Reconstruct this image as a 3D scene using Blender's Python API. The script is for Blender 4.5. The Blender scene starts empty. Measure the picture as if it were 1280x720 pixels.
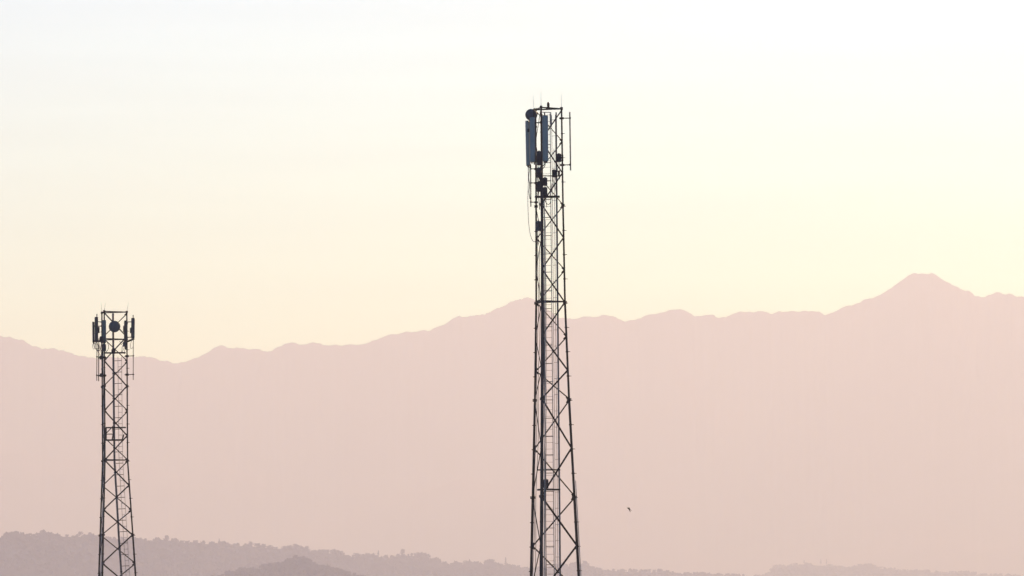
import bpy, math, random
import numpy as np
from mathutils import Vector, Matrix, noise

random.seed(7)
scene = bpy.context.scene
col = scene.collection
R = math.radians

# ------------------------------------------------------------------ camera
F = 8120.0                     # focal length in photo pixels (1280 wide)
CAM_Z = 7.4
TILT = math.atan(480.0 / F)
ROLL = R(0.5)
t_fwd = Vector((0, math.cos(TILT), math.sin(TILT)))
t_up = Vector((0, -math.sin(TILT), math.cos(TILT)))
t_rt = Vector((1, 0, 0))
cam_rt = t_rt * math.cos(ROLL) - t_up * math.sin(ROLL)
cam_up = t_rt * math.sin(ROLL) + t_up * math.cos(ROLL)
cd = bpy.data.cameras.new('camera')
cam = bpy.data.objects.new('camera', cd)
col.objects.link(cam)
cd.sensor_width = 36.0
cd.lens = F / 1280.0 * 36.0
cd.clip_start = 1.0
cd.clip_end = 120000.0
m = Matrix((cam_rt, cam_up, -t_fwd)).transposed().to_4x4()
m.translation = Vector((0, 0, CAM_Z))
cam.matrix_world = m
scene.camera = cam

def at(px, py, D):
    """the point seen at a photo pixel, D metres ahead of the camera"""
    d = t_fwd + cam_rt * ((px - 640.0) / F) + cam_up * ((360.0 - py) / F)
    return Vector((0, 0, CAM_Z)) + d * (D / d.y)

# ------------------------------------------------------------------ light
SUN_AZ = R(22.0)               # to the right of the view
SUN_EL = R(21.0)
world = bpy.data.worlds.new('World')
scene.world = world
world.use_nodes = True
wn, wl = world.node_tree.nodes, world.node_tree.links
wn.clear()
sky = wn.new('ShaderNodeTexSky')
sky.sky_type = 'NISHITA'
sky.sun_disc = False
sky.sun_elevation = SUN_EL
sky.sun_rotation = SUN_AZ
sky.altitude = 300
sky.air_density = 0.613
sky.dust_density = 0.458
sky.ozone_density = 2.523
bgn = wn.new('ShaderNodeBackground')
bgn.inputs['Strength'].default_value = 0.116
wo = wn.new('ShaderNodeOutputWorld')
# sky colour: Nishita, warmed a little towards the horizon and cooled higher up, with thin cirrus streaks
SKY_LOW, SKY_HIGH = (0.785, 1.104, 0.994), (1.100, 1.300, 1.475)
tc_ = wn.new('ShaderNodeTexCoord')
sx_ = wn.new('ShaderNodeSeparateXYZ')
wl.new(tc_.outputs['Generated'], sx_.inputs[0])
ramp_ = wn.new('ShaderNodeMapRange')
ramp_.inputs[1].default_value = math.sin(R(2.4)); ramp_.inputs[2].default_value = math.sin(R(6.4))
wl.new(sx_.outputs['Z'], ramp_.inputs[0])
tcol = wn.new('ShaderNodeMix'); tcol.data_type = 'RGBA'
tcol.inputs['A'].default_value = (*SKY_LOW, 1); tcol.inputs['B'].default_value = (*SKY_HIGH, 1)
wl.new(ramp_.outputs[0], tcol.inputs['Factor'])
tint = wn.new('ShaderNodeMix'); tint.data_type = 'RGBA'; tint.blend_type = 'MULTIPLY'
tint.inputs['Factor'].default_value = 1.0
wl.new(sky.outputs[0], tint.inputs['A']); wl.new(tcol.outputs['Result'], tint.inputs['B'])
# faint, long cirrus streaks
mp_ = wn.new('ShaderNodeMapping'); mp_.inputs['Scale'].default_value = (9.0, 9.0, 150.0); mp_.inputs['Rotation'].default_value = (0, R(1.5), 0)
cz_ = wn.new('ShaderNodeTexNoise'); cz_.inputs['Scale'].default_value = 1.6; cz_.inputs['Detail'].default_value = 5; cz_.inputs['Distortion'].default_value = 0.4
cr_ = wn.new('ShaderNodeMapRange')
cr_.inputs[1].default_value = 0.3; cr_.inputs[2].default_value = 0.7; cr_.inputs[3].default_value = 0.955; cr_.inputs[4].default_value = 1.045
wl.new(tc_.outputs['Generated'], mp_.inputs['Vector']); wl.new(mp_.outputs[0], cz_.inputs['Vector']); wl.new(cz_.outputs['Fac'], cr_.inputs[0])
cm_ = wn.new('ShaderNodeVectorMath'); cm_.operation = 'SCALE'
wl.new(tint.outputs['Result'], cm_.inputs[0]); wl.new(cr_.outputs[0], cm_.inputs['Scale'])
wl.new(cm_.outputs[0], bgn.inputs['Color'])
wl.new(bgn.outputs[0], wo.inputs['Surface'])

sd = bpy.data.lights.new('sun', 'SUN')
sd.energy = 4.96
sd.angle = R(0.5)
sd.color = (1.0, 0.674, 0.410)
sun = bpy.data.objects.new('sun', sd)
col.objects.link(sun)
sdir = Vector((math.sin(SUN_AZ) * math.cos(SUN_EL), math.cos(SUN_AZ) * math.cos(SUN_EL), math.sin(SUN_EL)))
sun.rotation_euler = sdir.to_track_quat('Z', 'Y').to_euler()

vs = scene.view_settings
vs.view_transform = 'Standard'
vs.look = 'None'
vs.exposure = 0.057
vs.gamma = 1.0
vs.use_curve_mapping = False
scene.cycles.use_denoising = True
scene.cycles.max_bounces = 6
scene.cycles.volume_bounces = 1
scene.cycles.sample_clamp_indirect = 10
HAZE_DENSITY = 0.0000856
HAZE_COLOR = (0.742, 0.753, 1.0)
HAZE_G = 0.336
MTN_D = 27000.0
HILL_D = 12000.0
MTN_C, MTN_C2, MTN_C3 = (0.077, 0.035, 0.024), (0.138, 0.062, 0.043), (0.116, 0.053, 0.036)

# ------------------------------------------------------------------ helpers
def new_mat(name, color, rough=0.6, metal=0.0, noise_scale=None, color2=None, lo=0.4, hi=0.6, detail=4.0, spec=0.5):
    mt = bpy.data.materials.new(name)
    mt.use_nodes = True
    n, l = mt.node_tree.nodes, mt.node_tree.links
    b = n['Principled BSDF']
    b.inputs['Roughness'].default_value = rough
    b.inputs['Metallic'].default_value = metal
    b.inputs['Specular IOR Level'].default_value = spec
    b.inputs['Base Color'].default_value = (*color, 1)
    if color2 is not None:
        tc = n.new('ShaderNodeTexCoord')
        nz = n.new('ShaderNodeTexNoise')
        nz.inputs['Scale'].default_value = noise_scale
        nz.inputs['Detail'].default_value = detail
        rp = n.new('ShaderNodeValToRGB')
        rp.color_ramp.elements[0].position = lo
        rp.color_ramp.elements[0].color = (*color, 1)
        rp.color_ramp.elements[1].position = hi
        rp.color_ramp.elements[1].color = (*color2, 1)
        l.new(tc.outputs['Object'], nz.inputs['Vector'])
        l.new(nz.outputs['Fac'], rp.inputs['Fac'])
        l.new(rp.outputs['Color'], b.inputs['Base Color'])
    return mt

M = {}
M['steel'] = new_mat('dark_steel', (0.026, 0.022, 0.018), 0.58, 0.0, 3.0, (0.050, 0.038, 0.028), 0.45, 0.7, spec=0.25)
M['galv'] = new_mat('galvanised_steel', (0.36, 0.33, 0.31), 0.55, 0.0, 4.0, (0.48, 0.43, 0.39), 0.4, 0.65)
M['rusty'] = new_mat('rusty_steel', (0.20, 0.13, 0.09), 0.8, 0.0, 5.0, (0.33, 0.27, 0.22), 0.4, 0.65)
M['panel'] = new_mat('antenna_shell', (0.235, 0.305, 0.335), 0.5, 0.0, 1.2, (0.28, 0.35, 0.38), 0.35, 0.7)
M['panel_dark'] = new_mat('antenna_shell_dark', (0.035, 0.042, 0.055), 0.5, 0.0, 1.5, (0.05, 0.06, 0.075), 0.35, 0.7)
M['panel_teal'] = new_mat('antenna_shell_teal', (0.075, 0.12, 0.145), 0.5, 0.0, 1.5, (0.09, 0.14, 0.165), 0.35, 0.7)
M['dish'] = new_mat('dish_cover', (0.050, 0.060, 0.085), 0.45, 0.0, 2.5, (0.09, 0.10, 0.125), 0.35, 0.7)
M['radio'] = new_mat('radio_housing', (0.018, 0.022, 0.042), 0.5, 0.0, 6.0, (0.03, 0.034, 0.055), 0.4, 0.7)
M['radio_blue'] = new_mat('radio_housing_blue', (0.05, 0.075, 0.11), 0.5, 0.0, 6.0, (0.09, 0.13, 0.17), 0.4, 0.7)
M['rubber'] = new_mat('cable_sheath', (0.020, 0.024, 0.034), 0.55, 0.0, 6.0, (0.03, 0.034, 0.04), 0.4, 0.6)
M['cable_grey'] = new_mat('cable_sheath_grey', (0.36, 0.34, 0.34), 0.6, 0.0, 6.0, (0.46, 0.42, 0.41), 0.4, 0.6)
M['conduit'] = new_mat('conduit_grey', (0.22, 0.165, 0.145), 0.6, 0.0, 3.0, (0.30, 0.23, 0.20), 0.4, 0.6)
M['lens'] = new_mat('red_lens', (0.06, 0.004, 0.003), 0.25)
M['concrete'] = new_mat('concrete', (0.30, 0.29, 0.27), 0.9, 0.0, 4.0, (0.38, 0.36, 0.33))
M['bird'] = new_mat('bird_plumage', (0.018, 0.012, 0.010), 0.8, 0.0, 30.0, (0.03, 0.022, 0.018))
M['bark'] = new_mat('bark', (0.05, 0.04, 0.03), 0.95, 0.0, 2.0, (0.08, 0.065, 0.05))

class MB:
    """collects shapes and links them as ONE mesh object"""
    def __init__(s):
        s.v, s.f = [], []
    def add(s, vs_, fs):
        k = len(s.v)
        s.v += [tuple(p) for p in vs_]
        s.f += [tuple(i + k for i in f) for f in fs]
    def tube(s, p, q, r0, r1=None, n=10):
        s.path([p, q], [r0, r0 if r1 is None else r1], n)
    def path(s, pts, rs, n=8):
        pts = [Vector(p) for p in pts]
        if not isinstance(rs, (list, tuple)):
            rs = [rs] * len(pts)
        vs_, fs = [], []
        d0 = (pts[1] - pts[0]).normalized()
        ref = Vector((0, 0, 1)) if abs(d0.z) < 0.9 else Vector((1, 0, 0))
        u = d0.cross(ref).normalized()
        for i, p in enumerate(pts):
            if i == 0: d = d0
            elif i == len(pts) - 1: d = (pts[i] - pts[i - 1]).normalized()
            else: d = ((pts[i + 1] - pts[i]).normalized() + (pts[i] - pts[i - 1]).normalized()).normalized()
            u = (u - d * u.dot(d)).normalized()
            w = d.cross(u)
            for k in range(n):
                a = 2 * math.pi * k / n
                vs_.append(p + (u * math.cos(a) + w * math.sin(a)) * rs[i])
        for i in range(len(pts) - 1):
            for k in range(n):
                a, b = i * n + k, i * n + (k + 1) % n
                fs.append((a, b, b + n, a + n))
        fs.append(tuple(range(n - 1, -1, -1)))
        fs.append(tuple((len(pts) - 1) * n + k for k in range(n)))
        s.add(vs_, fs)
    def prism(s, prof, p, q, up):
        """extrude a 2D outline from p to q; 'up' sets the profile's second axis"""
        p, q = Vector(p), Vector(q)
        d = (q - p).normalized()
        x = d.cross(Vector(up)).normalized()
        y = x.cross(d)
        n = len(prof)
        vs_ = [p + x * a + y * b for a, b in prof] + [q + x * a + y * b for a, b in prof]
        fs = [(k, (k + 1) % n, n + (k + 1) % n, n + k) for k in range(n)]
        fs += [tuple(range(n - 1, -1, -1)), tuple(range(n, 2 * n))]
        s.add(vs_, fs)
    def angle(s, p, q, w, up, t=None):
        t = t or w * 0.22
        s.prism([(0, 0), (w, 0), (w, t), (t, t), (t, w), (0, w)], p, q, up)
    def box(s, c, size, rot=0.0, bev=0.0, tilt=0.0):
        """bevelled box; rot about z, tilt leans the top back along local y"""
        hx, hy, hz = (a / 2 for a in size)
        b = min(bev, hx * .8, hy * .8)
        if b > 0:
            ring = [(-hx + b, -hy), (hx - b, -hy), (hx, -hy + b), (hx, hy - b), (hx - b, hy), (-hx + b, hy), (-hx, hy - b), (-hx, -hy + b)]
        else:
            ring = [(-hx, -hy), (hx, -hy), (hx, hy), (-hx, hy)]
        n = len(ring)
        lev = [(-hz, 1 - b / max(hx, hy) if b else 1), (-hz + b, 1), (hz - b, 1), (hz, 1 - b / max(hx, hy) if b else 1)] if b else [(-hz, 1), (hz, 1)]
        mt = Matrix.Rotation(rot, 3, 'Z') @ Matrix.Rotation(tilt, 3, 'X')
        vs_ = [Vector(c) + mt @ Vector((x * k, y * k, z)) for z, k in lev for x, y in ring]
        fs = [(j * n + i, j * n + (i + 1) % n, (j + 1) * n + (i + 1) % n, (j + 1) * n + i) for j in range(len(lev) - 1) for i in range(n)]
        fs += [tuple(range(n - 1, -1, -1)), tuple((len(lev) - 1) * n + i for i in range(n))]
        s.add(vs_, fs)
    def lathe(s, c, axis, prof, n=24):
        """revolve (radius, along) pairs round an axis through c"""
        ax = Vector(axis).normalized()
        u = ax.orthogonal().normalized()
        w = ax.cross(u)
        vs_ = [Vector(c) + ax * h + (u * math.cos(2 * math.pi * k / n) + w * math.sin(2 * math.pi * k / n)) * r for r, h in prof for k in range(n)]
        fs = [(j * n + k, j * n + (k + 1) % n, (j + 1) * n + (k + 1) % n, (j + 1) * n + k) for j in range(len(prof) - 1) for k in range(n)]
        fs += [tuple(range(n - 1, -1, -1)), tuple((len(prof) - 1) * n + k for k in range(n))]
        s.add(vs_, fs)
    def build(s, name, mat, parent=None, smooth=False):
        me = bpy.data.meshes.new(name)
        me.from_pydata(s.v, [], s.f)
        me.validate()
        me.materials.append(mat)
        if smooth:
            for p in me.polygons: p.use_smooth = True
        o = bpy.data.objects.new(name, me)
        col.objects.link(o)
        if parent: o.parent = parent
        return o

def tag(o, label=None, cat=None, group=None, kind=None):
    if label: o['label'] = label
    if cat: o['category'] = cat
    if group: o['group'] = group
    if kind: o['kind'] = kind
    return o

def np_mesh(name, verts, faces, mat, smooth=False):
    """large mesh from arrays; faces is an (n, k) index array"""
    me = bpy.data.meshes.new(name)
    nf, k = faces.shape
    me.vertices.add(len(verts)); me.vertices.foreach_set('co', verts.astype(np.float32).ravel())
    me.loops.add(nf * k); me.loops.foreach_set('vertex_index', faces.astype(np.int32).ravel())
    me.polygons.add(nf)
    me.polygons.foreach_set('loop_start', np.arange(0, nf * k, k, dtype=np.int32))
    me.polygons.foreach_set('loop_total', np.full(nf, k, dtype=np.int32))
    me.update(calc_edges=True)
    if smooth: me.polygons.foreach_set('use_smooth', np.ones(nf, dtype=bool))
    me.materials.append(mat)
    o = bpy.data.objects.new(name, me)
    col.objects.link(o)
    return o

# ------------------------------------------------------------------ land
def terrain_mat(name, c1, c2, c3, scale, scale2):
    mt = new_mat(name, c1, 1.0, 0, scale, c2, 0.42, 0.6, 8.0, spec=0.0)
    n, l = mt.node_tree.nodes, mt.node_tree.links
    b = n['Principled BSDF']
    rp = [x for x in n if x.type == 'VALTORGB'][0]
    tc = [x for x in n if x.type == 'TEX_COORD'][0]
    nz = n.new('ShaderNodeTexNoise'); nz.inputs['Scale'].default_value = scale2; nz.inputs['Detail'].default_value = 6
    mr = n.new('ShaderNodeMapRange'); mr.inputs[1].default_value = 0.5; mr.inputs[2].default_value = 0.68
    mx = n.new('ShaderNodeMix'); mx.data_type = 'RGBA'
    mx.inputs['B'].default_value = (*c3, 1)
    l.new(tc.outputs['Object'], nz.inputs['Vector'])
    l.new(nz.outputs['Fac'], mr.inputs[0]); l.new(mr.outputs[0], mx.inputs['Factor'])
    l.new(rp.outputs['Color'], mx.inputs['A']); l.new(mx.outputs['Result'], b.inputs['Base Color'])
    return mt

M['ground'] = terrain_mat('plain_fields', (0.07, 0.085, 0.04), (0.12, 0.11, 0.06), (0.05, 0.06, 0.03), 0.004, 0.0012)
M['mountain'] = terrain_mat('mountain_forest', MTN_C, MTN_C2, MTN_C3, 0.0012, 0.0004)
M['hill'] = terrain_mat('hill_scrub', (0.030, 0.036, 0.044), (0.045, 0.050, 0.056), (0.060, 0.060, 0.062), 0.02, 0.006)

g = MB()
NX, NY = 24, 20
xs = np.linspace(-33000, 33000, NX + 1); ys = np.linspace(-6000, 36000, NY + 1)
g.add([(x, y, 0) for y in ys for x in xs], [(j * (NX + 1) + i, j * (NX + 1) + i + 1, (j + 1) * (NX + 1) + i + 1, (j + 1) * (NX + 1) + i) for j in range(NY) for i in range(NX)])
tag(g.build('ground', M['ground']), kind='structure')

def fbm(x, y, o=5):
    return noise.fractal(Vector((x, y, 3.7)), 0.9, 2.1, o, noise_basis='PERLIN_ORIGINAL')

def ridge_land(name, prof, dist, front, back, mat, step, rows, jag, spur, kind='structure', sink=0.0, smooth=True, octv=5):
    """a ridge whose crest follows the traced skyline at its true distance, sloping to the plain in front and behind"""
    xs_, ys_ = [a for a, _ in prof], [b for _, b in prof]
    X = np.arange(xs_[0], xs_[-1] + 0.01, step)
    Y = np.interp(X, xs_, ys_)
    NR = len(rows)
    V = np.zeros((len(X), NR, 3))
    for i, (px, py) in enumerate(zip(X, Y)):
        D = dist(px)
        p = at(px, py + sink + jag * fbm(px * 0.11, 1.3, 4), D)
        for j, t in enumerate(rows):         # t from -1 (front foot) over 0 (crest) to 1 (back foot)
            L = front if t < 0 else back
            yy = D + t * L
            a = abs(t)
            k = (1 - a) ** 1.25 if t < 0 else (1 - a)
            h = p.z * k
            if 0 < a < 1:
                q = fbm(p.x * 0.0009 * spur, yy * 0.0007 * spur, octv)
                h += p.z * 0.22 * min(1, a * 6) * (1 - a) * (q - 0.35 if t < 0 else q - 0.6)
            V[i, j] = (p.x * yy / D if t < 0 else p.x, yy, max(h, -0.5) if a < 1 else -0.5)
    idx = np.arange(len(X) * NR).reshape(len(X), NR)
    Fc = np.stack([idx[:-1, :-1], idx[1:, :-1], idx[1:, 1:], idx[:-1, 1:]], -1).reshape(-1, 4)
    o = np_mesh(name, V.reshape(-1, 3), Fc, mat, smooth)
    tag(o, kind=kind)
    return V

MTN = [(-1300, 846), (-900, 690), (-620, 560), (-520, 520), (-400, 470), (-300, 442), (-220, 452), (-120, 425), (-50, 414),
 (0,420),(12,421),(25,425),(45,433),(60,436),(75,438),(90,443),(110,446),(120,448),(145,447),(165,446),(180,446),(200,450),(213,452),(224,455),(235,451),(250,445),(258,439),(270,434),(280,432),(288,435),(300,436.5),(312,435),(325,436),(336,438.5),(347,434),(355,430),(365,429.5),(375,430),(390,429),(405,429.5),(415,432),(435,432),(450,430.5),(470,424),(490,418),(510,414.5),(525,413.5),(540,412.5),(552,407),(560,402),(568,398),(575,395),(590,394),(605,394),(615,391),(625,384),(640,377),(648,373.5),(655,372),(665,374),(674,379),(684,386),(698,396),(710,399),(725,396.5),(740,396),(755,394),(765,395.5),(775,400),(785,400.5),(800,397),(815,393.5),(828,391.5),(838,387.5),(848,386),(858,388.5),(868,395),(880,394.5),(890,394),(900,397),(910,394),(925,390),(940,389.5),(952,389),(965,391),(980,389.5),(1000,389),(1015,387.5),(1022,388.5),(1030,393),(1040,391),(1055,384),(1070,378),(1085,374),(1100,368),(1115,359),(1128,352),(1135,345),(1145,341.5),(1160,341.5),(1170,343),(1180,351),(1190,356),(1200,361),(1210,363.5),(1220,369),(1228,371),(1235,369),(1245,365.5),(1255,368),(1265,367),(1272,370),(1280,371),
 (1310,380),(1360,372),(1420,395),(1500,410),(1600,402),(1720,440),(1850,500),(1950,560),(2250,690),(2600,846)]
ridge_land('mountains', MTN, lambda x: MTN_D, 5600.0, 5000.0, M['mountain'], 1.5,
           [-1, -.9, -.8, -.7, -.62, -.54, -.47, -.40, -.34, -.28, -.23, -.18, -.14, -.10, -.07, -.045, -.025, -.01, 0, .04, .1, .2, .35, .55, .8, 1], 2.6, .75, octv=3)

HILL = [(-1020,846),(-700,790),(-420,735),(-300,700),(-200,684),(-100,690),(-40,680),(0,676),(12,670),(20,670),(40,670),(52,669),(70,671),(100,671),(118,672),(145,674),(170,675),(190,677),(208,676),(225,678),(255,680),(275,680),(290,683),(305,685),(320,684),(335,685),(345,686),(370,685),(385,689),(415,692),(435,696),(445,696),(465,697),(473,696),(485,698),(505,694),(525,696),(540,701),(555,706),(575,706),(600,706),(615,704),(625,709),(645,710),(680,711),(722,707),(735,706),(745,711),(770,714),(800,716),(830,715),(850,717),(880,718),(910,721),(935,722),(980,724),(1050,728),(1200,733),(1400,745),(1700,785),(2000,846)]
hill_d = lambda x: HILL_D + min(1500, max(-200, x)) * 3.2
KNOLL = [(-150,846),(0,795),(150,745),(230,728),(270,722),(285,719),(300,714),(320,712),(340,708),(352,706),(362,703),(370,700.5),(380,701),(390,706),(400,710),(418,714),(435,717),(450,722),(500,733),(560,745),(700,795),(850,846)]
knoll_d = lambda x: HILL_D - 2000.0
FARHILL = [(500,846),(700,785),(860,738),(920,726),(955,719),(970,711),(995,706),(1010,705),(1020,707),(1040,708),(1060,709),(1080,709),(1100,711),(1120,712),(1150,715),(1180,716),(1200,717),(1250,720),(1280,721),(1400,728),(1550,745),(1750,790),(2000,846)]
far_d = lambda x: HILL_D + 5600.0
rows_h = [-1, -.8, -.62, -.5, -.4, -.31, -.24, -.18, -.13, -.09, -.06, -.035, -.015, 0, .02, .06, .15, .3, .6, 1]
hv = ridge_land('hill_ridge', HILL, hill_d, 2000.0, 1200.0, M['hill'], 3.0, rows_h, 0.0, 5.0)
kv = ridge_land('hill_knoll', KNOLL, knoll_d, 1200.0, 700.0, M['hill'], 3.0, rows_h, 0.0, 5.0)
fv = ridge_land('far_hill', FARHILL, far_d, 1900.0, 1200.0, M['hill'], 3.0, rows_h, 0.0, 5.0)

# haze: one closed box of even density round the camera and all the land
top_z = max(at(1150, 338, MTN_D).z, 0) + 40
hb = MB()
hb.box((0, 15000, (top_z - 1.0) / 2), (68000, 44000, top_z + 1.0))
hz = bpy.data.materials.new('haze_air')
hz.use_nodes = True
n_ = hz.node_tree.nodes; n_.clear()
pv = n_.new('ShaderNodeVolumePrincipled'); ho = n_.new('ShaderNodeOutputMaterial')
hz.node_tree.links.new(pv.outputs[0], ho.inputs['Volume'])
pv.inputs['Color'].default_value = (*HAZE_COLOR, 1)
pv.inputs['Density'].default_value = HAZE_DENSITY
pv.inputs['Anisotropy'].default_value = HAZE_G
pv.inputs['Absorption Color'].default_value = (1, 1, 1, 1)
tag(hb.build('haze', hz), kind='stuff')

# ------------------------------------------------------------------ trees on the hills
def leaf_mat(name, c1, c2):
    mt = new_mat(name, c1, 0.9, 0, 0.02, c2, 0.4, 0.6, 6.0, spec=0.1)
    return mt
M['leaf'] = leaf_mat('tree_leaves', (0.026, 0.034, 0.044), (0.062, 0.066, 0.070))

rng = np.random.default_rng(11)
def crown_proto(nq, shape, leaf):
    """leaf-clump quads spread through a crown of unit height and unit half width"""
    out = []
    lobes = [(rng.normal(0, .33), rng.normal(0, .33), rng.uniform(.45, .8), rng.uniform(.28, .48)) for _ in range(6)]
    lobes.append((0, 0, .6, .5))
    while len(out) < nq:
        lx, ly, lz, lr = lobes[rng.integers(len(lobes))]
        d = rng.normal(size=3); d /= np.linalg.norm(d)
        r = lr * rng.uniform(.55, 1.05)
        p = np.array([lx + d[0] * r * 1.25, ly + d[1] * r * 1.25, lz + d[2] * r * .75])
        if shape == 'cone':
            z = rng.uniform(.08, 1.0); a = rng.uniform(0, 6.28); w = (1 - z) * .85 * rng.uniform(.5, 1.1) + .05
            p = np.array([w * math.cos(a), w * math.sin(a), z])
        if shape == 'sparse':
            z = rng.choice([.45, .62, .8, .95]) + rng.normal(0, .03); a = rng.uniform(0, 6.28); w = abs(rng.normal(0, .45)) * (1.2 - z)
            p = np.array([w * math.cos(a), w * math.sin(a), z])
        if p[2] < .1 or p[2] > 1.05: continue
        u = rng.normal(size=3); u /= np.linalg.norm(u)
        v = np.cross(u, rng.normal(size=3)); v /= np.linalg.norm(v)
        s = leaf * rng.uniform(.6, 1.3)
        out.append(np.array([p - u * s - v * s * .5, p + u * s - v * s * .6, p + u * s * .8 + v * s * .7, p - u * s * .7 + v * s * .6]))
    return np.array(out)                     # (nq, 4, 3)
protos = [crown_proto(70, 'round', .2) for _ in range(6)]

def forest(name, V, prof0, step, x0, x1, rows, n, depth_t, hmin, hmax):
    """many crowns scattered over the crest and upper front of a hill, as one wood"""
    quads = []
    rows = np.array(rows)
    nx = V.shape[0]
    for _ in range(n):
        fx = (rng.uniform(x0, x1) - prof0) / step
        i = int(fx)
        if i < 0 or i >= nx - 1: continue
        t = -depth_t * rng.uniform(0, 1) ** 1.3 + rng.uniform(0, .03)
        j = int(np.searchsorted(rows, t)) - 1
        j = min(max(j, 0), len(rows) - 2)
        a, b = fx - i, (t - rows[j]) / (rows[j + 1] - rows[j])
        p = (V[i, j] * (1 - a) + V[i + 1, j] * a) * (1 - b) + (V[i, j + 1] * (1 - a) + V[i + 1, j + 1] * a) * b
        h = rng.uniform(hmin, hmax) * (1.0 if rng.random() > .1 else 1.25)
        h *= 0.72 + 0.65 * max(0.0, 0.5 + fbm(p[0] * .016, 9.1, 3))
        w = h * rng.uniform(.45, .8)
        c = protos[rng.integers(len(protos))]
        ang = rng.uniform(0, 6.28); ca, sa = math.cos(ang), math.sin(ang)
        q = c * np.array([w, w, h])
        q = np.stack([q[..., 0] * ca - q[..., 1] * sa, q[..., 0] * sa + q[..., 1] * ca, q[..., 2]], -1) + p - np.array([0, 0, .12 * h])
        quads.append(q)
    Q = np.concatenate(quads).reshape(-1, 3)
    o = np_mesh(name, Q, np.arange(len(Q)).reshape(-1, 4), M['leaf'])
    return tag(o, kind='stuff')

forest('ridge_woodland', hv, HILL[0][0], 3.0, -150, 1180, rows_h, 6200, .22, 4.5, 8.5)
forest('knoll_woodland', kv, KNOLL[0][0], 3.0, 240, 510, rows_h, 1000, .3, 4, 7)
forest('far_hill_woodland', fv, FARHILL[0][0], 3.0, 900, 1420, rows_h, 1800, .12, 5, 9)

def tree(px, top, w_px, base, dfun, shape, label, V, V0):
    """one tree standing out of the wood: tapered trunk with limbs, and a leafy crown"""
    D = dfun(px)
    s = D / F
    tip = at(px, top, D)
    ground = float(np.interp(px, [V0 + 3.0 * i for i in range(V.shape[0])], V[:, rows_h.index(0), 2]))
    z0 = min(ground - 0.4, tip.z - 4)
    h = tip.z - z0
    root = bpy.data.objects.new('tree', None); col.objects.link(root)
    root.location = (tip.x, D, z0)
    tag(root, label, 'tree', 'trees standing out along the hazy hilltops')
    t = MB()
    r = max(.16, h * .022)
    t.path([(0, 0, 0), (.1, 0, h * .35), (-.08, .1, h * .65), (0, 0, h * .92)], [r, r * .8, r * .5, r * .2], 8)
    w = w_px * s / 2
    for k in range(6):
        a = k * 1.1 + px; z = h * (.35 + .08 * k)
        t.path([(0, 0, z), (math.cos(a) * w * .4, math.sin(a) * w * .4, z + h * .1), (math.cos(a) * w * .75, math.sin(a) * w * .75, z + h * .16)], [r * .5, r * .3, r * .12], 6)
    t.build('trunk', M['bark'], root, True)
    q = crown_proto({'round': 320, 'cone': 200, 'sparse': 90}[shape], shape, .105 if shape == 'round' else .13)
    q = q * np.array([w if shape != 'round' else w * .85, w if shape != 'round' else w * .85, h])
    Q = q.reshape(-1, 3)
    c = np_mesh('crown', Q, np.arange(len(Q)).reshape(-1, 4), M['leaf'])
    c.parent = root
    return root

H_, K_, F_ = (hill_d, hv, HILL[0][0]), (knoll_d, kv, KNOLL[0][0]), (far_d, fv, FARHILL[0][0])
for px, top, w, (df, V, V0), shape, label in [
    (6, 666, 6, H_, 'round', 'small round tree at the left end of the ridge skyline, cut near the frame edge'),
    (20, 663.5, 15, H_, 'round', 'wide flat-topped tree on the ridge at far left'),
    (53, 662.5, 10, H_, 'round', 'tall lumpy tree rising highest on the ridge left of the shorter tower'),
    (100, 664.5, 8, H_, 'round', 'rounded tree on the ridge just left of the shorter tower'),
    (208, 669, 8, H_, 'round', 'rounded tree on the ridge a little right of the shorter tower'),
    (274, 673.5, 4, H_, 'cone', 'small pointed tree on the ridge above the left foot of the knoll'),
    (313, 677, 7, H_, 'round', 'round tree on the ridge above the left slope of the knoll'),
    (324, 679, 5, H_, 'round', 'smaller tree close beside a round tree on the ridge above the knoll'),
    (370, 679.5, 9, H_, 'round', 'dome-shaped tree on the ridge straight above the top of the knoll'),
    (415.5, 686.5, 3, H_, 'cone', 'thin pointed tree on the ridge above the right slope of the knoll'),
    (374, 696.5, 12, K_, 'round', 'dark broad tree crowning the near knoll'),
    (347, 702.5, 10, K_, 'round', 'dark low tree on the left shoulder of the near knoll'),
    (409, 705, 5, K_, 'cone', 'dark pointed tree on the right slope of the near knoll'),
    (473, 688.5, 5, H_, 'sparse', 'ragged open tree on the ridge midway between the two towers'),
    (503.5, 686.5, 8, H_, 'round', 'tallest tree of the clump on the ridge left of the tall tower'),
    (545, 696.5, 14, H_, 'round', 'wide low tree on the ridge where the clump steps down'),
    (587, 699.5, 6, H_, 'sparse', 'small open-crowned tree on the ridge, second to the left of the tall tower dip'),
    (612, 698.5, 17, H_, 'round', 'broad dome-shaped tree on the ridge left of the tall tower'),
    (632, 697, 5, H_, 'sparse', 'slim spiky tree on the ridge nearest the left side of the tall tower'),
    (731, 701, 9, H_, 'round', 'tree on the ridge directly right of the tall tower'),
    (1005, 700.5, 5, F_, 'sparse', 'thin-crowned tree on top of the pale far hill at right'),
    (1026, 699, 3.5, F_, 'sparse', 'slender tree, left one of a close pair on the pale far hill'),
    (1033, 699.5, 3.5, F_, 'sparse', 'slender tree, right one of a close pair on the pale far hill'),
    (1081, 705, 6, F_, 'round', 'small rounded tree on the right slope of the pale far hill'),
]:
    tree(px, top, w, 0, df, shape, label, V, V0)

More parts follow.
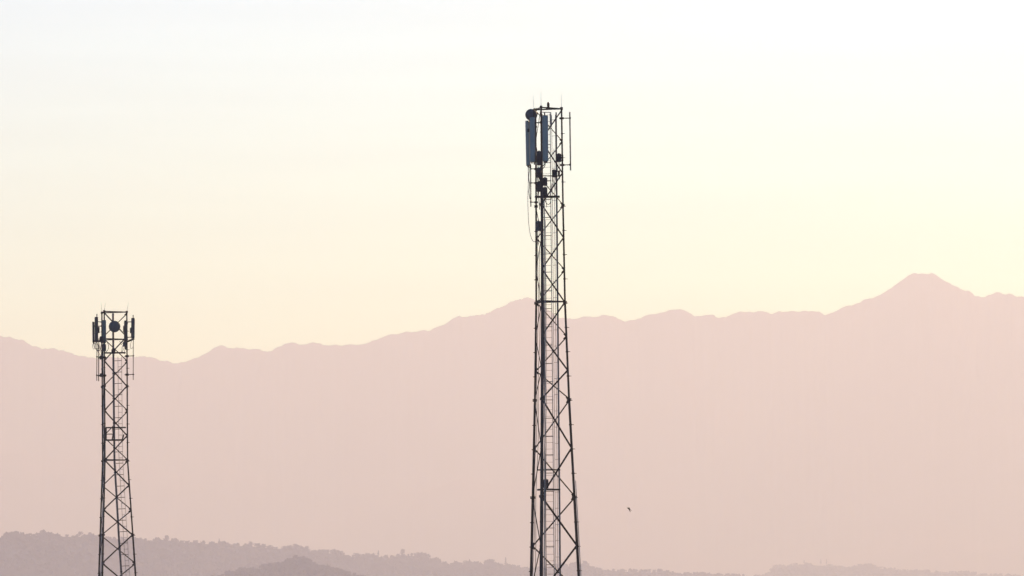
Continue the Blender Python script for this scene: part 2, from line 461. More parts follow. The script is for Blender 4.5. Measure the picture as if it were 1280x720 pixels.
# ------------------------------------------------------------------ towers
class Tower:
    def __init__(s, label, D, top_px, height, widths, theta, leg_r, brace_w):
        s.D, s.H = D, height
        p = at(top_px[0], top_px[1], D)
        s.root = bpy.data.objects.new('lattice_tower', None)
        col.objects.link(s.root)
        s.org = Vector((p.x, D, p.z - height))
        s.root.location = s.org
        tag(s.root, label, 'tower', 'telecom towers in front of the hills')
        s.widths, s.th, s.leg_r, s.brace_w = widths, theta, leg_r, brace_w
    def W(s, px, py, dy=0.0):
        return at(px, py, s.D + dy) - s.org
    def width(s, z):
        d = s.H - z
        return float(np.interp(d, [a for a, _ in s.widths], [b for _, b in s.widths]))
    def rad(s, z):
        d = s.H - z
        return float(np.interp(d, [a for a, _ in s.leg_r], [b for _, b in s.leg_r]))
    def leg(s, k, z):
        t = s.th
        P = {'A': (0, 0), 'B': (math.cos(t + R(60)), -math.sin(t + R(60))), 'C': (math.cos(t), -math.sin(t))}
        gx = sum(a for a, _ in P.values()) / 3; gy = sum(b for _, b in P.values()) / 3
        w = s.width(z)
        return Vector(((P[k][0] - gx) * w, (P[k][1] - gy) * w, z))
    def steelwork(s, sections, nodes, horiz):
        zs = [s.H - d for d in sections]
        cen = Vector((0, 0, 0))
        for k in 'ABC':
            m_ = MB()
            pts, rs = [], []
            for z in zs:
                pts.append(s.leg(k, z)); rs.append(s.rad(z))
            for i in range(len(zs) - 1):
                r = s.rad(zs[i] - .1)
                m_.tube(pts[i], pts[i + 1], r, r, 14)
            # step bolts on the outer side
            out = Vector((pts[0].x, pts[0].y, 0)).normalized()
            z = s.H - 1.55
            while z > 1:
                q = s.leg(k, z); r = s.rad(z)
                m_.tube(q + out * r * .8, q + out * (r + .13), .018, None, 6)
                m_.lathe(q, (0, 0, 1), [(r * 1.22, -.04), (r * 1.22, .04)], 10)
                z -= 1.5
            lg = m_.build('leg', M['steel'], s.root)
            for i, z in enumerate(zs):
                f = MB(); q = s.leg(k, z); r = s.rad(z - .1) * (1.9 if 0 < i else 1.6)
                f.lathe(q + Vector((0, 0, -.055)), (0, 0, 1), [(r, 0), (r, .045)], 16)
                f.lathe(q + Vector((0, 0, .012)), (0, 0, 1), [(r, 0), (r, .045)], 16)
                for b in range(6):
                    a = b * math.pi / 3
                    c = q + Vector((math.cos(a) * r * .8, math.sin(a) * r * .8, 0))
                    f.tube(c - Vector((0, 0, .09)), c + Vector((0, 0, .09)), .018, None, 6)
                if i < len(zs) - 1 or True:
                    f.build('flange', M['steel'], lg)
        # zigzag bracing, one diagonal per panel and face
        zn = [s.H - d for d in nodes]
        for (f0, f1, par) in s.faces:
            for i in range(len(zn) - 1):
                a, b = (f0, f1) if (i % 2 == 0) == par else (f1, f0)
                p, q = s.leg(a, zn[i]), s.leg(b, zn[i + 1])
                d = (q - p).normalized()
                w = float(np.interp(nodes[i], [a_ for a_, _ in s.brace_w], [b_ for _, b_ in s.brace_w])) * (.7 if {f0, f1} == {'A', 'B'} else 1.0)
                m_ = MB()
                nrm = Vector(((p + q).x, (p + q).y, 0)).normalized()
                m_.angle(p + d * s.rad(zn[i]) * .5, q - d * s.rad(zn[i]) * .5, w, nrm)
                # gusset plates at both ends
                for e, sg in ((p, 1), (q, -1)):
                    c = e + d * sg * (s.rad(zn[i]) + .07)
                    m_.prism([(-w * .8, -.012), (w * .8, -.012), (w * .8, -.004), (-w * .8, -.004)], c - d * .10, c + d * .12, nrm)
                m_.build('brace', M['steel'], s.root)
        for d in horiz:
            z = s.H - d
            for a, b in (('A', 'B'), ('B', 'C'), ('A', 'C')):
                p, q = s.leg(a, z), s.leg(b, z)
                m_ = MB()
                u = (q - p).normalized()
                m_.angle(p + u * .04, q - u * .04, .085, Vector((0, 0, 1)))
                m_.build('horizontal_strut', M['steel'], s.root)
        for k in 'ABC':
            m_ = MB(); q = s.leg(k, 0)
            m_.lathe((q.x, q.y, -.6), (0, 0, 1), [(.62, 0), (.62, .95), (.55, 1.0)], 20)
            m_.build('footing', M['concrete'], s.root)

    # ---- fittings; all take points in tower coordinates
    def panel(s, top, bot, w, d, rot, mat, pipe=None, legpt=None, stub=0.0, name='panel_antenna', arms=(.12, .88)):
        """a flat sector antenna with its pipe, clamps and arms to a leg"""
        m_ = MB()
        c = (top + bot) / 2
        h = (top - bot).length
        ax = (top - bot).normalized()
        tl = math.atan2(ax.x, ax.z)
        base = MB()
        base.box((0, 0, 0), (w, d, h), rot, min(w, d) * .28)
        mt = Matrix.Rotation(tl, 3, 'Y')
        m_.add([c + mt @ Vector(v) for v in base.v], base.f)
        o = m_.build(name, mat, s.root)
        e = MB()                          # end cap with connectors
        for sgn in (-1, 1):
            e.box(c + mt @ Vector((0, 0, sgn * (h / 2 + .006))), (w * .92, d * .85, .03), rot)
        for k in (-1, 0, 1):
            q = c + mt @ (Matrix.Rotation(rot, 3, 'Z') @ Vector((k * w * .27, 0, -h / 2)))
            e.tube(q, q - Vector((0, 0, .10)), .022, None, 8)
        e.build('end_cap', M['panel_dark'], o)
        if pipe is not None:
            pp = MB()
            zt, zb = top.z + stub, bot.z - .15
            pp.tube((pipe.x, pipe.y, zt), (pipe.x, pipe.y, zb), .038, None, 10)
            pp.build('mounting_pipe', M['steel'], o)
            for t in arms:
                z = bot.z + h * t
                b = MB()
                b.box((pipe.x, pipe.y, z), (.13, .13, .10))
                cc = c + mt @ Vector((0, 0, z - c.z))
                b.tube((pipe.x, pipe.y, z), (cc.x, cc.y, z), .03, None, 8)
                if legpt is not None:
                    lp = s.leg(legpt, z)
                    b.tube((pipe.x, pipe.y, z), lp, .035, None, 8)
                    b.lathe((lp.x, lp.y, z - .06), (0, 0, 1), [(s.rad(z) * 1.55, 0), (s.rad(z) * 1.55, .12)], 12)
                b.build('bracket', M['steel'], o)
        return o
    def dish(s, c, r, axis, mat, to):
        """a drum-shrouded round dish with a flat cover and its mount"""
        m_ = MB(); ax = Vector(axis).normalized()
        m_.lathe(c, ax, [(r * .25, -r * .75), (r * .62, -r * .55), (r * .93, -r * .22), (r, -r * .05), (r, r * .40), (r * .985, r * .44)], 40)
        o = m_.build('dish_antenna', M['steel'], s.root)
        k = MB()
        k.lathe(c + ax * r * .44, ax, [(r * .985, 0), (r * .97, .02), (r * .6, .05), (r * .2, .065)], 40)
        k.build('dish_cover', mat, o)
        b = MB()
        q = c - ax * r * .8
        b.lathe(c - ax * r * .95, ax, [(.11, 0), (.11, r * .25)], 16)
        b.tube(q, to, .045, None, 8)
        b.box(to, (.16, .16, .22))
        b.build('dish_mount', M['steel'], o)
        return o
    def radio(s, c, size, mat, to=None, rot=0.0, fins=6, cables=None):
        """a remote radio box with cooling fins, a bracket and its jumper cables"""
        m_ = MB()
        w, d, h = size
        m_.box(c, (w, d, h), rot, .02)
        rm = Matrix.Rotation(rot, 3, 'Z')
        for i in range(fins):
            q = Vector(c) + rm @ Vector(((i - (fins - 1) / 2) * w * .8 / (fins - 1), -d / 2 - .022, 0))
            m_.box(q, (w * .05, .05, h * .84), rot)
        m_.box(Vector(c) + Vector((0, 0, h / 2 + .02)), (w * .35, d * .3, .05), rot)
        o = m_.build('radio_unit', mat, s.root)
        if to is not None:
            b = MB()
            for z in (-.3, .3):
                b.tube(Vector(c) + Vector((0, 0, z * h)), Vector(to) + Vector((0, 0, z * h)), .028, None, 6)
            b.box(to, (.12, .12, h * .8))
            b.build('bracket', M['steel'], o)
        for k, drop in enumerate(cables or ()):
            q = Vector(c) + rm @ Vector(((k - len(cables) / 2 + .5) * w * .3, 0, -h / 2))
            e = q + Vector(drop)
            cb = MB()
            mid = (q + e) / 2 + Vector((.05 * (k - 1), -.05, -.12))
            cb.path([q, q - Vector((0, 0, .12)), mid, e], .018, 6)
            cb.build('cable', M['rubber'], o)
        return o
    def rod(s, base, top, r, mat, name='whip_antenna'):
        m_ = MB(); m_.path([base, base + (top - base) * .15, base + (top - base) * .16, top], [r * 1.7, r * 1.7, r, r * .55], 8)
        return m_.build(name, mat, s.root)
    def cable(s, pts, r, mat, name='jumper_cable'):
        # smooth the points
        P = [Vector(p) for p in pts]; out = []
        for i in range(len(P) - 1):
            p0, p1, p2, p3 = P[max(i - 1, 0)], P[i], P[i + 1], P[min(i + 2, len(P) - 1)]
            for k in range(6):
                t = k / 6
                out.append(.5 * ((2 * p1) + (p2 - p0) * t + (2 * p0 - 5 * p1 + 4 * p2 - p3) * t * t + (3 * p1 - p0 - 3 * p2 + p3) * t ** 3))
        out.append(P[-1])
        m_ = MB(); m_.path(out, r, 6)
        return m_.build(name, mat, s.root, True)
    def platform(s, x0, x1, y0, y1, z, th, rail=None):
        """a small rest platform: frame, grating bars"""
        m_ = MB()
        for y in (y0, y1):
            m_.box(((x0 + x1) / 2, y, z), (x1 - x0, .07, th))
        for x in (x0, x1):
            m_.box((x, (y0 + y1) / 2, z), (.07, y1 - y0 - .08, th * .98))
        o = m_.build('rest_platform', M['steel'], s.root)
        g_ = MB()
        n = max(6, int((x1 - x0) / .12))
        for i in range(1, n):
            g_.box((x0 + (x1 - x0) * i / n, (y0 + y1) / 2, z), (.012, y1 - y0 - .08, .03))
        g_.build('grating', M['steel'], o)
        return o
    def ladder(s, p0, p1, z0, z1, pitch, rail_r, rung_r, mat, heavy=None, rail_to=None, mat_rail=None):
        """two rails from z0 to z1 with a rung every pitch; p0/p1 are functions z -> rail point"""
        o = None
        for i, f in enumerate((p0, p1)):
            m_ = MB()
            zz = np.linspace(z0, z1, 9)
            m_.path([f(z) for z in zz], rail_r if i == 0 else rail_r * .9, 8)
            if i == 0:
                o = m_.build('ladder', mat_rail or mat, s.root)
            else:
                m_.build('rail', mat, o)
        z = z0 + pitch; n = 0
        proto = None
        while z < z1 - .05:
            a, b = f_a, f_b = p0(z), p1(z)
            if proto is None:
                m_ = MB(); L = (b - a)
                m_.tube((0, 0, 0), L, rung_r, None, 6)
                proto = m_.build('rung', mat, o); proto.location = a
                plen = L.length
            else:
                c = proto.copy(); col.objects.link(c); c.parent = o; c.location = a
                c.scale = (1, 1, 1)
            z += pitch
        if heavy:
            step, r = heavy
            z = z0 + step
            while z < z1:
                a, b = p0(z), p1(z)
                m_ = MB(); d = (b - a).normalized()
                m_.box((a + b) / 2 + Vector((0, .05, 0)), ((b - a).length + .06, .05, r * 2), math.atan2(d.y, d.x))
                if rail_to: m_.tube(b, rail_to(z), r * .7, None, 6)
                m_.build('ladder_clip', M['rusty'], o)
                z += step
        return o

PX = 8120.0
# =================================================== the tall tower in the middle
T1 = Tower('tall lattice telecom tower in the centre with three long blue-grey panel antennas', 400.0, (682.6, 135.5), 42.0,
           [(0, 1.69), (6, 1.75), (12, 1.87), (18, 2.22), (24, 2.70), (30, 3.19), (36, 3.68), (42, 4.17)], R(18.7),
           [(0, .052), (6, .058), (12, .066), (18, .076), (24, .086), (42, .10)], [(0, .055), (12, .066), (24, .085), (42, .095)])
T1.faces = [('A', 'C', True), ('C', 'B', True), ('B', 'A', True)]
T1.steelwork([0, 6, 12, 18, 24, 30, 36, 42],
             [.12, 2.05, 4, 6, 8, 10, 12, 14.1, 16.2, 18, 21, 24, 27, 30, 33, 36, 39, 41.8], [0.06, 12])
W = T1.W
# climbing ladder and the narrower cable ladder beside it, both standing upright inside the mast
LX0, LX1 = W(679.9, 400).x, W(689.9, 400).x
T1.ladder(lambda z: Vector((LX0, .35, z)), lambda z: Vector((LX1, .18, z)), .3, 41.7, .405, .026, .012, M['galv'], heavy=(1.128, .020), mat_rail=M['rusty'])
C0, C1 = W(691.9, 400).x, W(696.4, 400).x
cl = T1.ladder(lambda z: Vector((C0, .22, z)), lambda z: Vector((C1, .02, z)), .3, 41.6, 1.0, .016, .014, M['galv'])
cl.name = 'cable_ladder'
m_ = MB(); m_.path([(C1 + .055, -.02, 41.75), (C1 + .055, -.02, .2)], .045, 10)
m_.build('riser_pipe', M['conduit'], cl)
for k, (dx, r, mt) in enumerate(((-.10, .016, 'cable_grey'), (.012, .022, 'cable_grey'))):
    m_ = MB(); m_.path([(C1 + dx, -.05, 39.5 - k), (C1 + dx + .01, -.05, 20), (C1 + dx, -.05, .2)], r, 8)
    m_.build('cable', M[mt], cl)
# feeder cables strapped along the front leg
feed = None
for k, (dx, dy, r, mt, zt) in enumerate(((.062, -.08, .030, 'rubber', 37.6), (-.05, -.09, .028, 'rubber', 38.2), (.145, -.03, .034, 'cable_grey', 36.2), (.012, -.12, .030, 'rubber', 37.0), (.205, .02, .018, 'conduit', 35.0))):
    m_ = MB()
    m_.path([T1.leg('B', z) + Vector((dx * (1 + (T1.H - z) * .012), dy, 0)) + Vector((.012 * math.sin(z * 2 + k), 0, 0)) for z in np.linspace(zt, .3, 26)], r, 8)
    o = m_.build('feeder_cables' if feed is None else 'cable', M[mt], T1.root if feed is None else feed, True)
    feed = feed or o
# pale cable-like strip added as the sun highlight on the right leg's outer edge
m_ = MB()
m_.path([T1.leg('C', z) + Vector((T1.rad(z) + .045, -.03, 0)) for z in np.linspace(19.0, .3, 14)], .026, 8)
m_.build('sun_rim_strip', M['cable_grey'], T1.root, True)
# thin cables beside the back left leg
for k, (dx, zt) in enumerate(((.11, 35.0), (.22, 33.5))):
    T1.cable([T1.leg('A', z) + Vector((dx + .035 * math.sin(z * .9 + k), -.08, 0)) for z in np.linspace(zt, .4, 22)], .020, M['conduit'], 'loose_cable')

def legz(py, k='B'):
    return W(674, py, 0).z

# three long panels and the dish
p2 = T1.panel(W(665.4, 146.5, -1.0), W(666.0, 202.5, -1.0), .33, .17, R(-28), M['panel'], W(667.6, 170, -.82), 'B', .55)
p1 = T1.panel(W(659.0, 151.3, .35), W(660.2, 206.8, .35), .31, .16, R(-62), M['panel'], W(662.2, 180, .52), 'A', .15)
p3 = T1.panel(W(681.5, 144.8, -1.38), W(681.9, 201.5, -1.38), .345, .15, R(6), M['panel'], W(681.0, 170, -1.2), 'B', .22)
T1.radio(W(660.3, 163.2, .20), (.12, .12, .20), M['panel_dark'], fins=3)
T1.dish(W(664.4, 143.6, -.25), .365, (-.22, -1, -.02), M['dish'], W(668.9, 144, .73))
# whips at the top corners
T1.rod(W(667.6, 139.5, -.82), W(666.5, 120.0, -.82), .012, M['galv'])
for k, (px, py) in (('B', (672.9, 116.5)), ('C', (704.1, 118.0))):
    q = T1.leg(k, T1.H); t = q + Vector((0, 0, (135.5 - py) * .0493))
    T1.rod(q, t, .011, M['galv'])
# beacon
q = Vector((W(685.4, 136).x, .47, T1.H + .06))
m_ = MB(); m_.box(q + Vector((0, 0, -.03)), (.30, .22, .05)); m_.lathe(q, (0, 0, 1), [(.10, 0), (.10, .07), (.07, .09)], 16)
bo = m_.build('beacon_lamp', M['steel'], T1.root)
m_ = MB(); m_.lathe(q + Vector((0, 0, .09)), (0, 0, 1), [(.072, 0), (.085, .06), (.085, .17), (.06, .25), (.02, .29)], 18)
m_.build('lens', M['lens'], bo, True)
# pale hoop bar at the ladder head
m_ = MB(); a, b = W(676.5, 140.2, .35), W(688.6, 140.6, .18)
m_.path([a + Vector((0, .05, -.75)), a, b, b + Vector((0, .05, -.75))], .034, 8)
m_.build('ladder_handrail', M['galv'], T1.root)
# pole antenna on two stand-off arms at the right
a, b = W(712.2, 140.0, .1), W(713.2, 213.0, .1)
m_ = MB(); m_.path([a, b], .042, 12)
po = m_.build('pole_antenna', M['conduit'], T1.root)
for py in (147.6, 206.0):
    q = W(712.5, py, .1); l = T1.leg('C', q.z)
    m_ = MB(); m_.tube(l - Vector((.16, 0, 0)), q, .030, None, 8); m_.box(l, (.26, .2, .12)); m_.box(q, (.11, .11, .10))
    m_.build('standoff_arm', M['steel'], po)
# radio boxes
T1.radio(W(698.6, 197.4, -.05), (.30, .20, .50), M['radio'], W(703, 197.4, .19), cables=[(.02, .05, -.8), (.0, .05, -1.1)])
T1.radio(W(692.6, 217.0, -.25), (.25, .18, .46), M['radio'], W(698.5, 217, -.1), cables=[(-.1, .05, -.9), (.12, .05, -1.0), (.03, .1, -.7)])
T1.radio(W(681.2, 227.2, -.75), (.29, .22, .50), M['radio'], W(676.5, 227.2, -.9), cables=[(-.2, 0, -.5)])
T1.radio(W(681.3, 239.6, -.75), (.29, .22, .52), M['radio'], W(676.6, 239.6, -.9), cables=[(-.2, .05, -.8), (.05, .05, -.7)])
T1.radio(W(673.9, 197.8, -1.28), (.29, .20, .86), M['radio'], W(674.6, 197.8, -.95), cables=[(.1, .1, -1.0), (-.1, .1, -1.2)])
T1.radio(W(673.3, 216.0, -1.26), (.25, .20, .60), M['radio'], W(674.9, 216, -.97), cables=[(.12, .1, -.8)])
T1.radio(W(673.4, 233.5, -1.24), (.24, .18, .62), M['radio'], W(675.4, 233, -1.0), cables=[(.1, .1, -.9)])
T1.radio(W(672.9, 282.6, .45), (.33, .20, .60), M['radio_blue'], W(670.2, 282.6, .70), cables=[(.05, .05, -.9), (-.05, .05, -.8)])
T1.radio(W(682.3, 605.0, -.55), (.31, .24, .56), M['radio'], W(677.2, 605.0, -1.1), cables=[(-.22, -.1, -.7)])
m_ = MB(); a, b = W(679.5, 219.8, -.55), W(698.6, 220.0, -.2)
m_.path([a, b], .032, 8); m_.box(W(675.3, 219.8, -.92), (.2, .2, .1)); m_.tube(W(675.3, 219.8, -.92), a, .03)
m_.build('equipment_bar', M['steel'], T1.root)
# short pipe with three arms at the left, and its cables
a, b = W(663.3, 205.5, .55), W(663.6, 258.5, .55)
m_ = MB(); m_.path([a, b], .034, 10)
po = m_.build('mounting_pole', M['steel'], T1.root)
for py in (211.0, 228.6, 252.6):
    q = W(663.5, py, .55); l = T1.leg('A', q.z)
    m_ = MB(); m_.tube(q, l + Vector((.12, 0, 0)), .027, None, 8); m_.box(l, (.2, .2, .12)); m_.box(q, (.10, .10, .09))
    m_.build('standoff_arm', M['steel'], po)
T1.cable([W(660.6, 207, .3), W(661.5, 213, .42), W(660.9, 222, .42), W(661.9, 231, .45), W(661.2, 240, .45), W(662.6, 249, .5)], .026, M['rubber'])
T1.cable([W(660.0, 207, .3), W(660.4, 225, .4), W(659.8, 245, .4), W(660.3, 270, .4), W(661.8, 287, .45), W(664.2, 297.5, .5), W(667.4, 302.3, .6), W(669.8, 300.5, .66)], .019, M['cable_grey'])
T1.cable([W(678.9, 246, -.55), W(682.4, 253, -.5), W(685.2, 255.6, -.45), W(688.0, 253.2, -.4), W(689.3, 246, -.3)], .022, M['rubber'])
T1.cable([W(669.4, 204, -.9), W(670.4, 215, -.95), W(672.5, 228, -1.0), W(673.4, 246, -1.0), W(674.6, 262, -1.0)], .026, M['rubber'])
T1.cable([W(681.8, 203, -1.3), W(680.8, 208, -1.2), W(677.5, 213, -1.1), W(676.6, 224, -1.05), W(676.8, 245, -1.05)], .026, M['rubber'])
T1.cable([W(668.2, 172, .55), W(667.6, 180, .52), W(668.8, 187, .55), W(670.9, 196, .55), W(671.5, 210, .6)], .020, M['conduit'])
T1.cable([W(686.5, 246, -.4), W(690.5, 236, -.25), W(691.8, 228, -.2), W(691.0, 223, -.2)], .018, M['cable_grey'])
# rest platforms
def plat(T, x0, x1, y0, y1, py, th):
    z = T.W((x0 + x1) / 2, py, 0).z
    T.platform(T.W(x0, py).x, T.W(x1, py).x, y0, y1, z, th)
plat(T1, 669.2, 699.0, -.35, .35, 246.0, .085)
plat(T1, 672.4, 699.6, -.40, .45, 587.3, .055)
plat(T1, 672.2, 699.6, -.40, .45, 612.1, .080)

# =================================================== the shorter tower at the left
T2 = Tower('shorter lattice telecom tower at left with a round dish centred below its top frame', 523.7, (138.7, 390.0), 36.0,
           [(0, 2.22), (12, 2.22), (18, 2.90), (24, 3.55), (36, 4.85)], R(21.5),
           [(0, .056), (12, .062), (18, .072), (36, .095)], [(0, .072), (12, .08), (36, .095)])
T2.faces = [('C', 'A', True), ('B', 'C', True), ('A', 'B', True)]
T2.steelwork([0, 6, 12, 18, 24, 30, 36], [.1, 2, 4, 6, 8, 10, 12, 14, 16, 18, 20.3, 22.6, 24.8, 27.2, 30, 33, 35.8], [0.05, 2.25, 12])
W2 = T2.W
def tube_x(z):
    py = 390.0 + (T2.H - z) * 15.5
    px = np.interp(py, [390, 480, 580, 620, 660, 690, 720, 950], [141.2, 141.9, 143.0, 145.6, 147.7, 149.8, 151.8, 167])
    return W2(px, py).x
m_ = MB()
zz = [T2.H - .1, T2.H - 6, T2.H - 12, T2.H - 15, T2.H - 18, T2.H - 21.3, T2.H - 30, .2]
m_.path([(tube_x(z), .12, z) for z in zz], [.085] * len(zz), 12)
o = m_.build('cable_conduit', M['conduit'], T2.root, True)
for k, z in enumerate(np.linspace(T2.H - 1, 1, 18)):
    m_ = MB(); m_.lathe((tube_x(z), .12, z), (0, 0, 1), [(.105, 0), (.105, .07)], 12); m_.build('clamp', M['steel'], o)
T2.ladder(lambda z: Vector((tube_x(z) + .36, .22, z)), lambda z: Vector((tube_x(z) + .66, .16, z)), .3, T2.H - 3.6, .92, .018, .020, M['galv'])
m_ = MB()
st = None
for z in np.arange(T2.H - 3.95, 1, -.92):
    m_ = MB(); m_.tube((tube_x(z), .12, z), (tube_x(z) + .68, .19, z + .03), .026, None, 6)
    st = m_.build('step_bar' , M['steel'], T2.root)
# cables inside the left legs
feed = None
for k, (t, r, mt) in enumerate(((.45, .022, 'cable_grey'), (.58, .018, 'cable_grey'))):
    m_ = MB()
    m_.path([T2.leg('A', z).lerp(T2.leg('B', z), t) + Vector((.02 * math.sin(z * 1.3 + k), 0, 0)) for z in np.linspace(T2.H - 2.6, .3, 24)], r, 8)
    o = m_.build('feeder_cables' if feed is None else 'cable', M[mt], T2.root if feed is None else feed, True)
    feed = feed or o
# panels
T2.panel(W2(120.4, 396.5, .2), W2(120.6, 426.5, .2), .29, .17, R(-30), M['panel_dark'], W2(121.2, 410, .38), 'A', .28, arms=(.1, .82))
T2.panel(W2(116.4, 402.5, .9), W2(116.7, 428.0, .9), .20, .13, R(-75), M['panel_dark'], W2(117.6, 410, 1.02), 'A', .0, arms=(.1, .8))
T2.panel(W2(130.1, 400.5, -1.55), W2(130.2, 427.0, -1.55), .31, .16, R(-4), M['panel_teal'], W2(130.4, 410, -1.38), 'B', .12)
T2.panel(W2(157.3, 401.0, -.1), W2(157.1, 427.0, -.1), .28, .17, R(20), M['panel_dark'], W2(158.2, 410, .06), 'C', .10)
T2.panel(W2(166.3, 397.8, -.35), W2(166.0, 422.6, -.35), .29, .17, R(28), M['panel_dark'], W2(166.5, 410, -.15), 'C', .28, arms=(.06, .83))
T2.radio(W2(163.7, 413.2, -.28), (.16, .16, .42), M['radio'], W2(166, 413.2, -.15), fins=4)
T2.radio(W2(123.6, 412.5, .25), (.12, .14, .5), M['radio'], W2(121.4, 412.5, .38), fins=4)
T2.radio(W2(155.0, 411.5, .0), (.14, .14, .5), M['radio'], W2(157.8, 411.5, .06), fins=4)
T2.dish(W2(143.1, 408.2, -.62), .465, (.10, -1, -.02), M['dish'], Vector((tube_x(T2.H - 1.2), .0, T2.H - 1.2)))
# whips
for k, (dx, py) in (('A', (-.05, 377.5)), ('B', (.10, 379.5)), ('C', (.14, 378.0))):
    q = T2.leg(k, T2.H); t = q + Vector((dx, 0, (390 - py) * .0645))
    T2.rod(q, t, .012, M['conduit'])
# long poles below the panels
def pole(px0, px1, y0, y1, dy, leg, arms, r=.036):
    a, b = W2(px0, y0, dy), W2(px1, y1, dy)
    m_ = MB(); m_.path([a, b], r, 10)
    o = m_.build('mounting_pole', M['steel'], T2.root)
    for py in arms:
        q = a.lerp(b, (py - y0) / (y1 - y0)); l = T2.leg(leg, q.z)
        m_ = MB(); d = (l - q).normalized()
        m_.tube(q - d * .08, l + d * .25, .032, None, 8); m_.box(l, (.26, .22, .16)); m_.box(q, (.11, .11, .10))
        m_.build('standoff_arm', M['steel'], o)
pole(121.2, 121.0, 427.5, 476.0, .42, 'A', (446.0, 469.0), .032)
pole(123.5, 123.3, 427.5, 476.5, -.45, 'B', (447.5, 470.0), .036)
pole(166.6, 166.5, 424.5, 475.0, -.15, 'C', (444.8, 468.0), .028)
m_ = MB(); a = T2.leg('C', W2(158, 427).z); m_.path([a, W2(167.4, 423.6, -.2)], .075, 8); m_.build('support_arm', M['steel'], T2.root)
m_ = MB(); a = T2.leg('A', W2(126, 426).z); m_.path([a, W2(116.8, 426.6, .8)], .060, 8); m_.build('support_arm', M['steel'], T2.root)
m_ = MB(); a = T2.leg('B', W2(130, 426).z); m_.path([a, W2(119.5, 427.0, -.1)], .055, 8); m_.build('support_arm', M['steel'], T2.root)
# radios under the panels
T2.radio(W2(129.2, 424.8, -1.5), (.42, .24, .50), M['radio'], W2(131, 424.8, -1.25), cables=[(.1, .05, -.8), (-.05, .05, -1.0), (-.15, .05, -.7)])
T2.radio(W2(130.6, 434.6, -1.42), (.26, .20, .55), M['radio_blue'], W2(131.1, 434.6, -1.25), cables=[(.1, .05, -.7), (-.1, .05, -.8)])
T2.radio(W2(126.6, 424.0, .75), (.26, .22, .42), M['radio'], W2(126.4, 424, .95), cables=[(.0, .05, -1.1)])
T2.radio(W2(155.6, 430.2, .0), (.24, .20, .40), M['radio_blue'], W2(158.2, 430.2, .2), cables=[(-.15, .05, -.5), (-.05, .05, -.6)])
T2.radio(W2(157.5, 434.0, .05), (.16, .16, .38), M['radio'], W2(158.4, 434, .22), fins=3)
T2.radio(W2(141.8, 439.4, -.35), (.32, .22, .36), M['radio'], W2(141.8, 439.4, -.05))
T2.radio(W2(127.0, 447.0, .72), (.30, .26, .30), M['radio'], fins=4)
T2.radio(W2(127.2, 469.0, .72), (.30, .26, .28), M['radio'], fins=4)
# tangled jumper cables
for pts, mt, r in (
    ([(117.2, 428, .9), (115.6, 432, .85), (117.0, 436.5, .7), (119.0, 434, .5), (120.2, 428, .3)], 'cable_grey', .02),
    ([(120.0, 428, .2), (118.6, 433, .25), (121.5, 438.5, .3), (124.2, 435, .4), (123.4, 428, .5)], 'rubber', .024),
    ([(121.2, 428, .2), (123.0, 434, .1), (121.4, 437.6, .1), (124.6, 438.0, .3), (126.4, 431, .6)], 'rubber', .022),
    ([(116.6, 428.5, .9), (118.0, 434, .8), (121.0, 436.2, .6), (123.0, 441, .5), (126.0, 444, .7)], 'conduit', .020),
    ([(134.0, 428, -1.2), (135.8, 432, -.8), (135.0, 437, -.6), (132.4, 440, -1.0)], 'rubber', .022),
    ([(155.8, 433, 0), (153.2, 432.2, 0), (152.4, 437, 0), (151.8, 441, 0)], 'cable_grey', .028),
    ([(149.6, 426.5, 0), (151.6, 430.5, 0), (154.6, 429.0, 0), (157.0, 433, .1)], 'rubber', .020),
    ([(165.6, 423.5, -.3), (163.8, 428, -.3), (162.9, 433, -.2), (164.0, 436, -.15), (166.3, 434, -.15)], 'cable_grey', .020),
):
    T2.cable([W2(*p) for p in pts], r, M[mt])
# rest platforms, bars and the small cabinet frame half-way down
plat(T2, 131.6, 156.2, -.30, .45, 441.0, .085)
plat(T2, 133.0, 156.8, -.30, .45, 534.4, .080)
plat(T2, 131.8, 154.0, -.35, .50, 550.0, .100)
m_ = MB()
a, b = W2(133.4, 542.6, -.3), W2(141.4, 542.6, -.3)
m_.path([a, b], .035, 8); m_.path([b, W2(140.2, 550, -.3)], .05, 8); m_.path([b, W2(140.6, 534.4, -.3)], .04, 8)
m_.path([W2(132.6, 534.4, -.3), W2(132.6, 550, -.3)], .06, 8); m_.path([W2(154.8, 543, .1), W2(152.8, 550, .1)], .055, 8)
m_.build('guard_rail', M['steel'], T2.root)

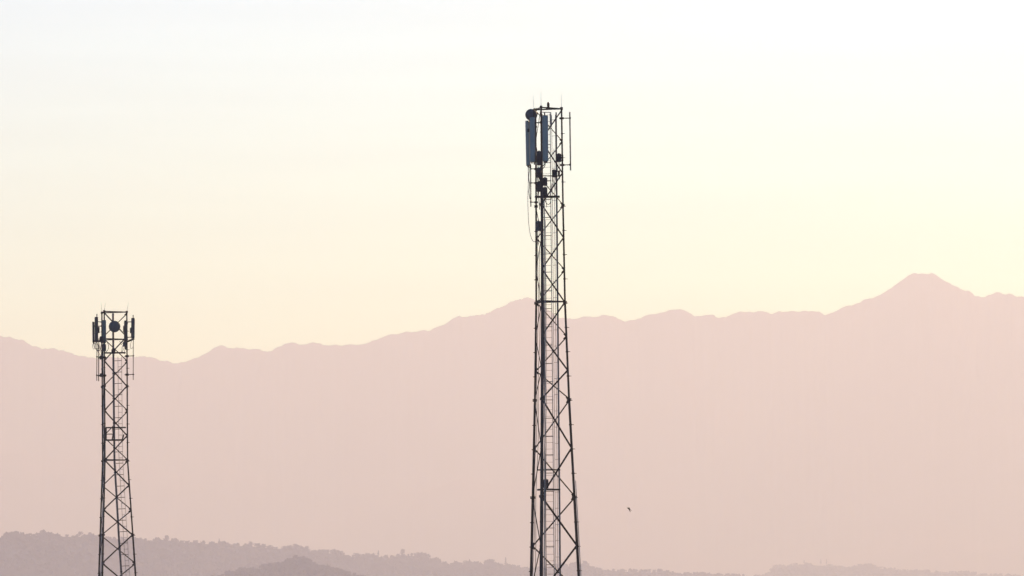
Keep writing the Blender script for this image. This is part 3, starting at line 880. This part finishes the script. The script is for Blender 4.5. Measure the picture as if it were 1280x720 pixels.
# ------------------------------------------------------------------ the bird
def bird(px, py, D, size):
    import bmesh
    bm = bmesh.new()
    prof = [(-.50, .012), (-.44, .055), (-.36, .075), (-.24, .085), (-.05, .125), (.12, .12), (.28, .075), (.40, .05), (.55, .055), (.66, .035)]
    n = 10
    rings = []
    for x, r in prof:
        rings.append([bm.verts.new((x, math.cos(2 * math.pi * k / n) * r * (1.0 if x < .4 else 2.0), math.sin(2 * math.pi * k / n) * r * (1.0 if x < .4 else .25))) for k in range(n)])
    faces = {}
    for j in range(len(rings) - 1):
        for k in range(n):
            faces[j, k] = bm.faces.new((rings[j][k], rings[j][(k + 1) % n], rings[j + 1][(k + 1) % n], rings[j + 1][k]))
    bm.faces.new(rings[0][::-1]); bm.faces.new(rings[-1])
    # wings pulled out of the flanks, swept back and bent down past the wrist
    for side in (0, 5):
        sg = 1 if side == 0 else -1
        fs = [faces[3, (side - 1) % n if sg > 0 else side % n], faces[4, (side - 1) % n if sg > 0 else side % n]]
        for (dx, dy, dz, sc) in ((.02, .16, .05, 1.0), (.06, .26, .05, 1.02), (.16, .26, -.06, .75), (.16, .18, -.10, .35)):
            ext = bmesh.ops.extrude_face_region(bm, geom=fs)
            vs_ = [e for e in ext['geom'] if isinstance(e, bmesh.types.BMVert)]
            nf = [e for e in ext['geom'] if isinstance(e, bmesh.types.BMFace)]
            bmesh.ops.delete(bm, geom=fs, context='FACES')
            cx = sum(v.co.x for v in vs_) / len(vs_); cz = sum(v.co.z for v in vs_) / len(vs_)
            for v in vs_:
                v.co.x = cx + (v.co.x - cx) * sc + dx
                v.co.y += sg * dy
                v.co.z = cz + (v.co.z - cz) * .55 + dz
            fs = nf
    bmesh.ops.recalc_face_normals(bm, faces=bm.faces)
    me = bpy.data.meshes.new('bird'); bm.to_mesh(me); bm.free()
    for p in me.polygons: p.use_smooth = True
    me.materials.append(M['bird'])
    o = bpy.data.objects.new('bird', me); col.objects.link(o)
    o.location = at(px, py, D)
    o.scale = (size,) * 3
    o.rotation_euler = (R(30), R(33), R(18))
    md = o.modifiers.new('smooth', 'SUBSURF'); md.levels = 1; md.render_levels = 2
    return tag(o, 'small dark bird gliding in front of the mountains right of the tall tower', 'bird')
bird(786.3, 636.2, 380.0, .30)
